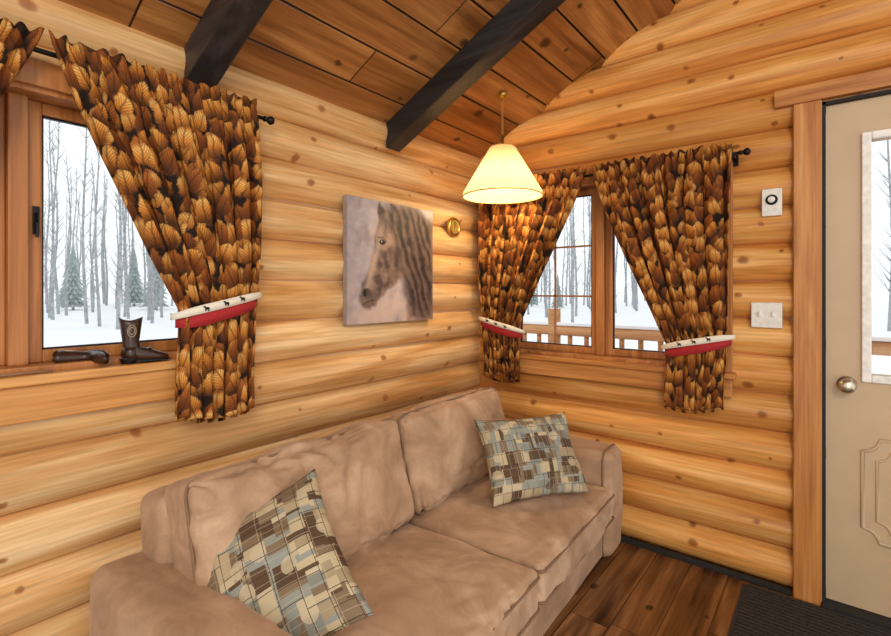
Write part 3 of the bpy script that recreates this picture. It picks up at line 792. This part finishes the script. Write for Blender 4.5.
g=Acc(); g.tube([(0.03,-2.44,1.057),(0.04,-2.34,1.064),(0.05,-2.26,1.058),(0.04,-2.19,1.057),(0.045,-2.14,1.057)],0.004,8)
obj('twig',g.me('twig'),plain('twig',C(150,110,80),0.8),smooth=True,label='thin brown twig lying on window sill',category='twig')

# ------------------------------------------------------------ door mat
a=Acc(); a.box(1.43,2.60,-0.95,-0.065,0.0,0.006)
x=-0.94
while x<-0.075:
    a.box(1.445,2.585,x,x+0.011,0.006,0.013); x+=0.024
obj('door_mat',a.me('mat'),m_mat,label='dark ribbed entry mat on the floor before the door',category='door mat')

# ------------------------------------------------------------ outdoors
def gz(x,y): 
    d=max(0,max(-x-1,y-1)); return -0.5+max(0,d-8)*0.012
NG=40; vs=[];fs=[]
for j in range(NG+1):
    for i in range(NG+1):
        x=-75+87*i/NG; y=-35+115*j/NG
        vs.append((x,y,gz(x,y)+0.08*noise.noise(Vector((x*.2,y*.2,0)))))
for j in range(NG):
    for i in range(NG):
        q=j*(NG+1)+i; fs.append((q,q+1,q+NG+2,q+NG+1))
obj('snow_ground',mesh('snow_ground',vs,fs),m_snow,smooth=True,kind='structure',label='snow-covered ground around the cabin')
def tree_mesh(seed):
    rnd=random.Random(seed); g=Acc(); H=rnd.uniform(10,13)
    pts=[(0.10*math.sin(k*0.9+seed),0.10*math.cos(k*0.8+seed*2)-0.08,H*k/8) for k in range(9)]
    g.tube(pts,[0.085*(1-k/9.5) for k in range(9)],6)
    for b in range(44):
        z=rnd.uniform(1.0,H*0.95); th=rnd.uniform(0,6.28); L=rnd.uniform(0.35,0.9)*(1-z/H*0.5)
        base=Vector((0.10*math.sin(z/H*8*0.9+seed),0.10*math.cos(z/H*8*0.8+seed*2)-0.08,z)); d=Vector((math.cos(th)*.8,math.sin(th)*.8,1.1))
        g.tube([base,base+d*L*0.5,base+d*L+Vector((0,0,0.1))],[0.02,0.013,0.005],4)
    return g.me('bare_tree')
def spruce_mesh(seed):
    rnd=random.Random(seed); vs=[];fs=[]; H=4.0
    for k in range(13):
        z0=0.35+k*0.28; R=0.85*(1-k/13.5)+0.05; n=18; o=len(vs); vs.append((0,0,z0+0.6))
        for i in range(n):
            th=2*math.pi*i/n+k; r=R*(1.0 if i%2 else 0.5)*rnd.uniform(0.8,1.15); vs.append((r*math.cos(th),r*math.sin(th),z0-(0.12 if i%2 else 0)))
        for i in range(n): fs.append((o,o+1+i,o+1+(i+1)%n))
    return mesh('spruce_foliage',vs,fs)
tms=[tree_mesh(s) for s in range(6)]; sms=[spruce_mesh(s) for s in range(3)]
tr_=Acc(); tr_.tube([(0,0,-0.2),(0,0,3.8)],[0.08,0.015],7); spt=tr_.me('spruce_trunk')
rr=random.Random(11); placed=[]
def spot(a0,a1,d0,d1,sep):
    for _ in range(400):
        a_=math.radians(rr.uniform(a0,a1)); d=rr.uniform(d0,d1); x,y=1.73+math.cos(a_)*d,-2.5+math.sin(a_)*d
        if all((abs(x-px)>(sep+ps)/2 or abs(y-py)>(sep+ps)/2) for px,py,ps in placed): placed.append((x,y,sep)); return x,y
    return None
def put_tree(p):
    if p is None: return
    x,y=p
    o=obj('bare_tree',tms[rr.randrange(6)],m_bark,loc=(x,y,gz(x,y)-0.1),label='bare grey leafless tree standing in snow',category='tree',group='bare winter trees')
    o.rotation_euler=(0,0,rr.uniform(0,6.28)); s=rr.uniform(.85,1.1); o.scale=(s,s,s)
def put_spruce(p,s):
    if p is None: return
    x,y=p
    e=empty('spruce_tree',(x,y,gz(x,y)-0.1),(0,0,rr.uniform(0,6)),label='hazy grey-green spruce standing in snow',category='tree',group='snowy spruce trees'); e.scale=(s,s,s)
    obj('foliage',sms[rr.randrange(3)],m_spruce,e,loc=(0,0,0)); obj('trunk',spt,m_bark,e,loc=(0,0,0))
for i in range(5): put_spruce(spot(156,168,40,55,2.2),rr.uniform(.7,1.2))
for i in range(3): put_spruce(spot(100,122,36,50,2.2),rr.uniform(.6,1.0))
for i in range(150): put_tree(spot(154,174,24,62,1.9))
for i in range(80): put_tree(spot(98,124,24,60,1.9))
for i in range(16): put_tree(spot(78,92,22,45,1.9))
DY=1.75
boxo('snowy_deck',(-3.0,3.6,0.12,DY+0.15,-0.22,-0.08),m_snow,None,0.01,label='snow-covered deck outside the window',category='deck')
e=empty('deck_railing',(0,DY,-0.08),label='peeled log deck railing outside the window',category='railing')
g=Acc(); g.tube([(-3.0,DY,0.90),(0,DY,0.90),(3.6,DY,0.90)],0.05,12); obj('top_rail',g.me('top_rail'),m_rail,e,smooth=True)
g=Acc(); g.tube([(-3.0,DY,0.15),(0,DY,0.15),(3.6,DY,0.15)],0.04,12); obj('bottom_rail',g.me('bottom_rail'),m_rail,e,smooth=True)
g=Acc(); g.box(-3.0,3.6,DY-0.04,DY+0.04,0.945,0.975); obj('snow_cap',g.me('snow_cap',0.01),m_snow,e)
x=-2.9
k_=0
while x<3.5:
    big=(k_%8==0); g=Acc(); r=0.06 if big else 0.022
    g.tube([(x,DY,-0.08),(x,DY,1.10 if big else 0.89)],r,10); obj('post' if big else 'baluster',g.me('post'),m_rail,e,smooth=True); x+=0.16; k_+=1

# ------------------------------------------------------------ light
W=bpy.data.worlds.new('World'); bpy.context.scene.world=W; W.use_nodes=True
bg=W.node_tree.nodes['Background']; bg.inputs[0].default_value=(0.96,0.98,1.0,1); bg.inputs[1].default_value=1.25
def area(loc,target,size,e_,col):
    l=bpy.data.lights.new('fill_light','AREA'); l.size=size; l.energy=e_; l.color=col
    o=bpy.data.objects.new('fill_light',l); COL.objects.link(o); o.location=loc
    o.rotation_euler=(Vector(target)-Vector(loc)).to_track_quat('-Z','Y').to_euler(); return o
area((2.7,-3.4,2.5),(0.4,-0.8,1.0),0.9,40,(1.0,0.90,0.76))  # added fill from behind the camera, no fixture modelled
area((2.2,-2.6,0.5),(1.0,-0.8,2.6),0.8,9,(1.0,0.88,0.72))  # added low fill, out of view, aimed up at the ceiling

cam=bpy.data.cameras.new('Camera'); co=bpy.data.objects.new('Camera',cam); COL.objects.link(co)
co.location=(1.730,-2.507,1.28); co.rotation_euler=(math.radians(90),0,math.atan2(0.624,0.781))
cam.sensor_width=36; cam.lens=483/891*36; cam.shift_y=-28/891; cam.clip_start=0.02; cam.clip_end=300
sc=bpy.context.scene; sc.camera=co
sc.view_settings.view_transform='Standard'; sc.view_settings.look='None'; sc.view_settings.exposure=0.0
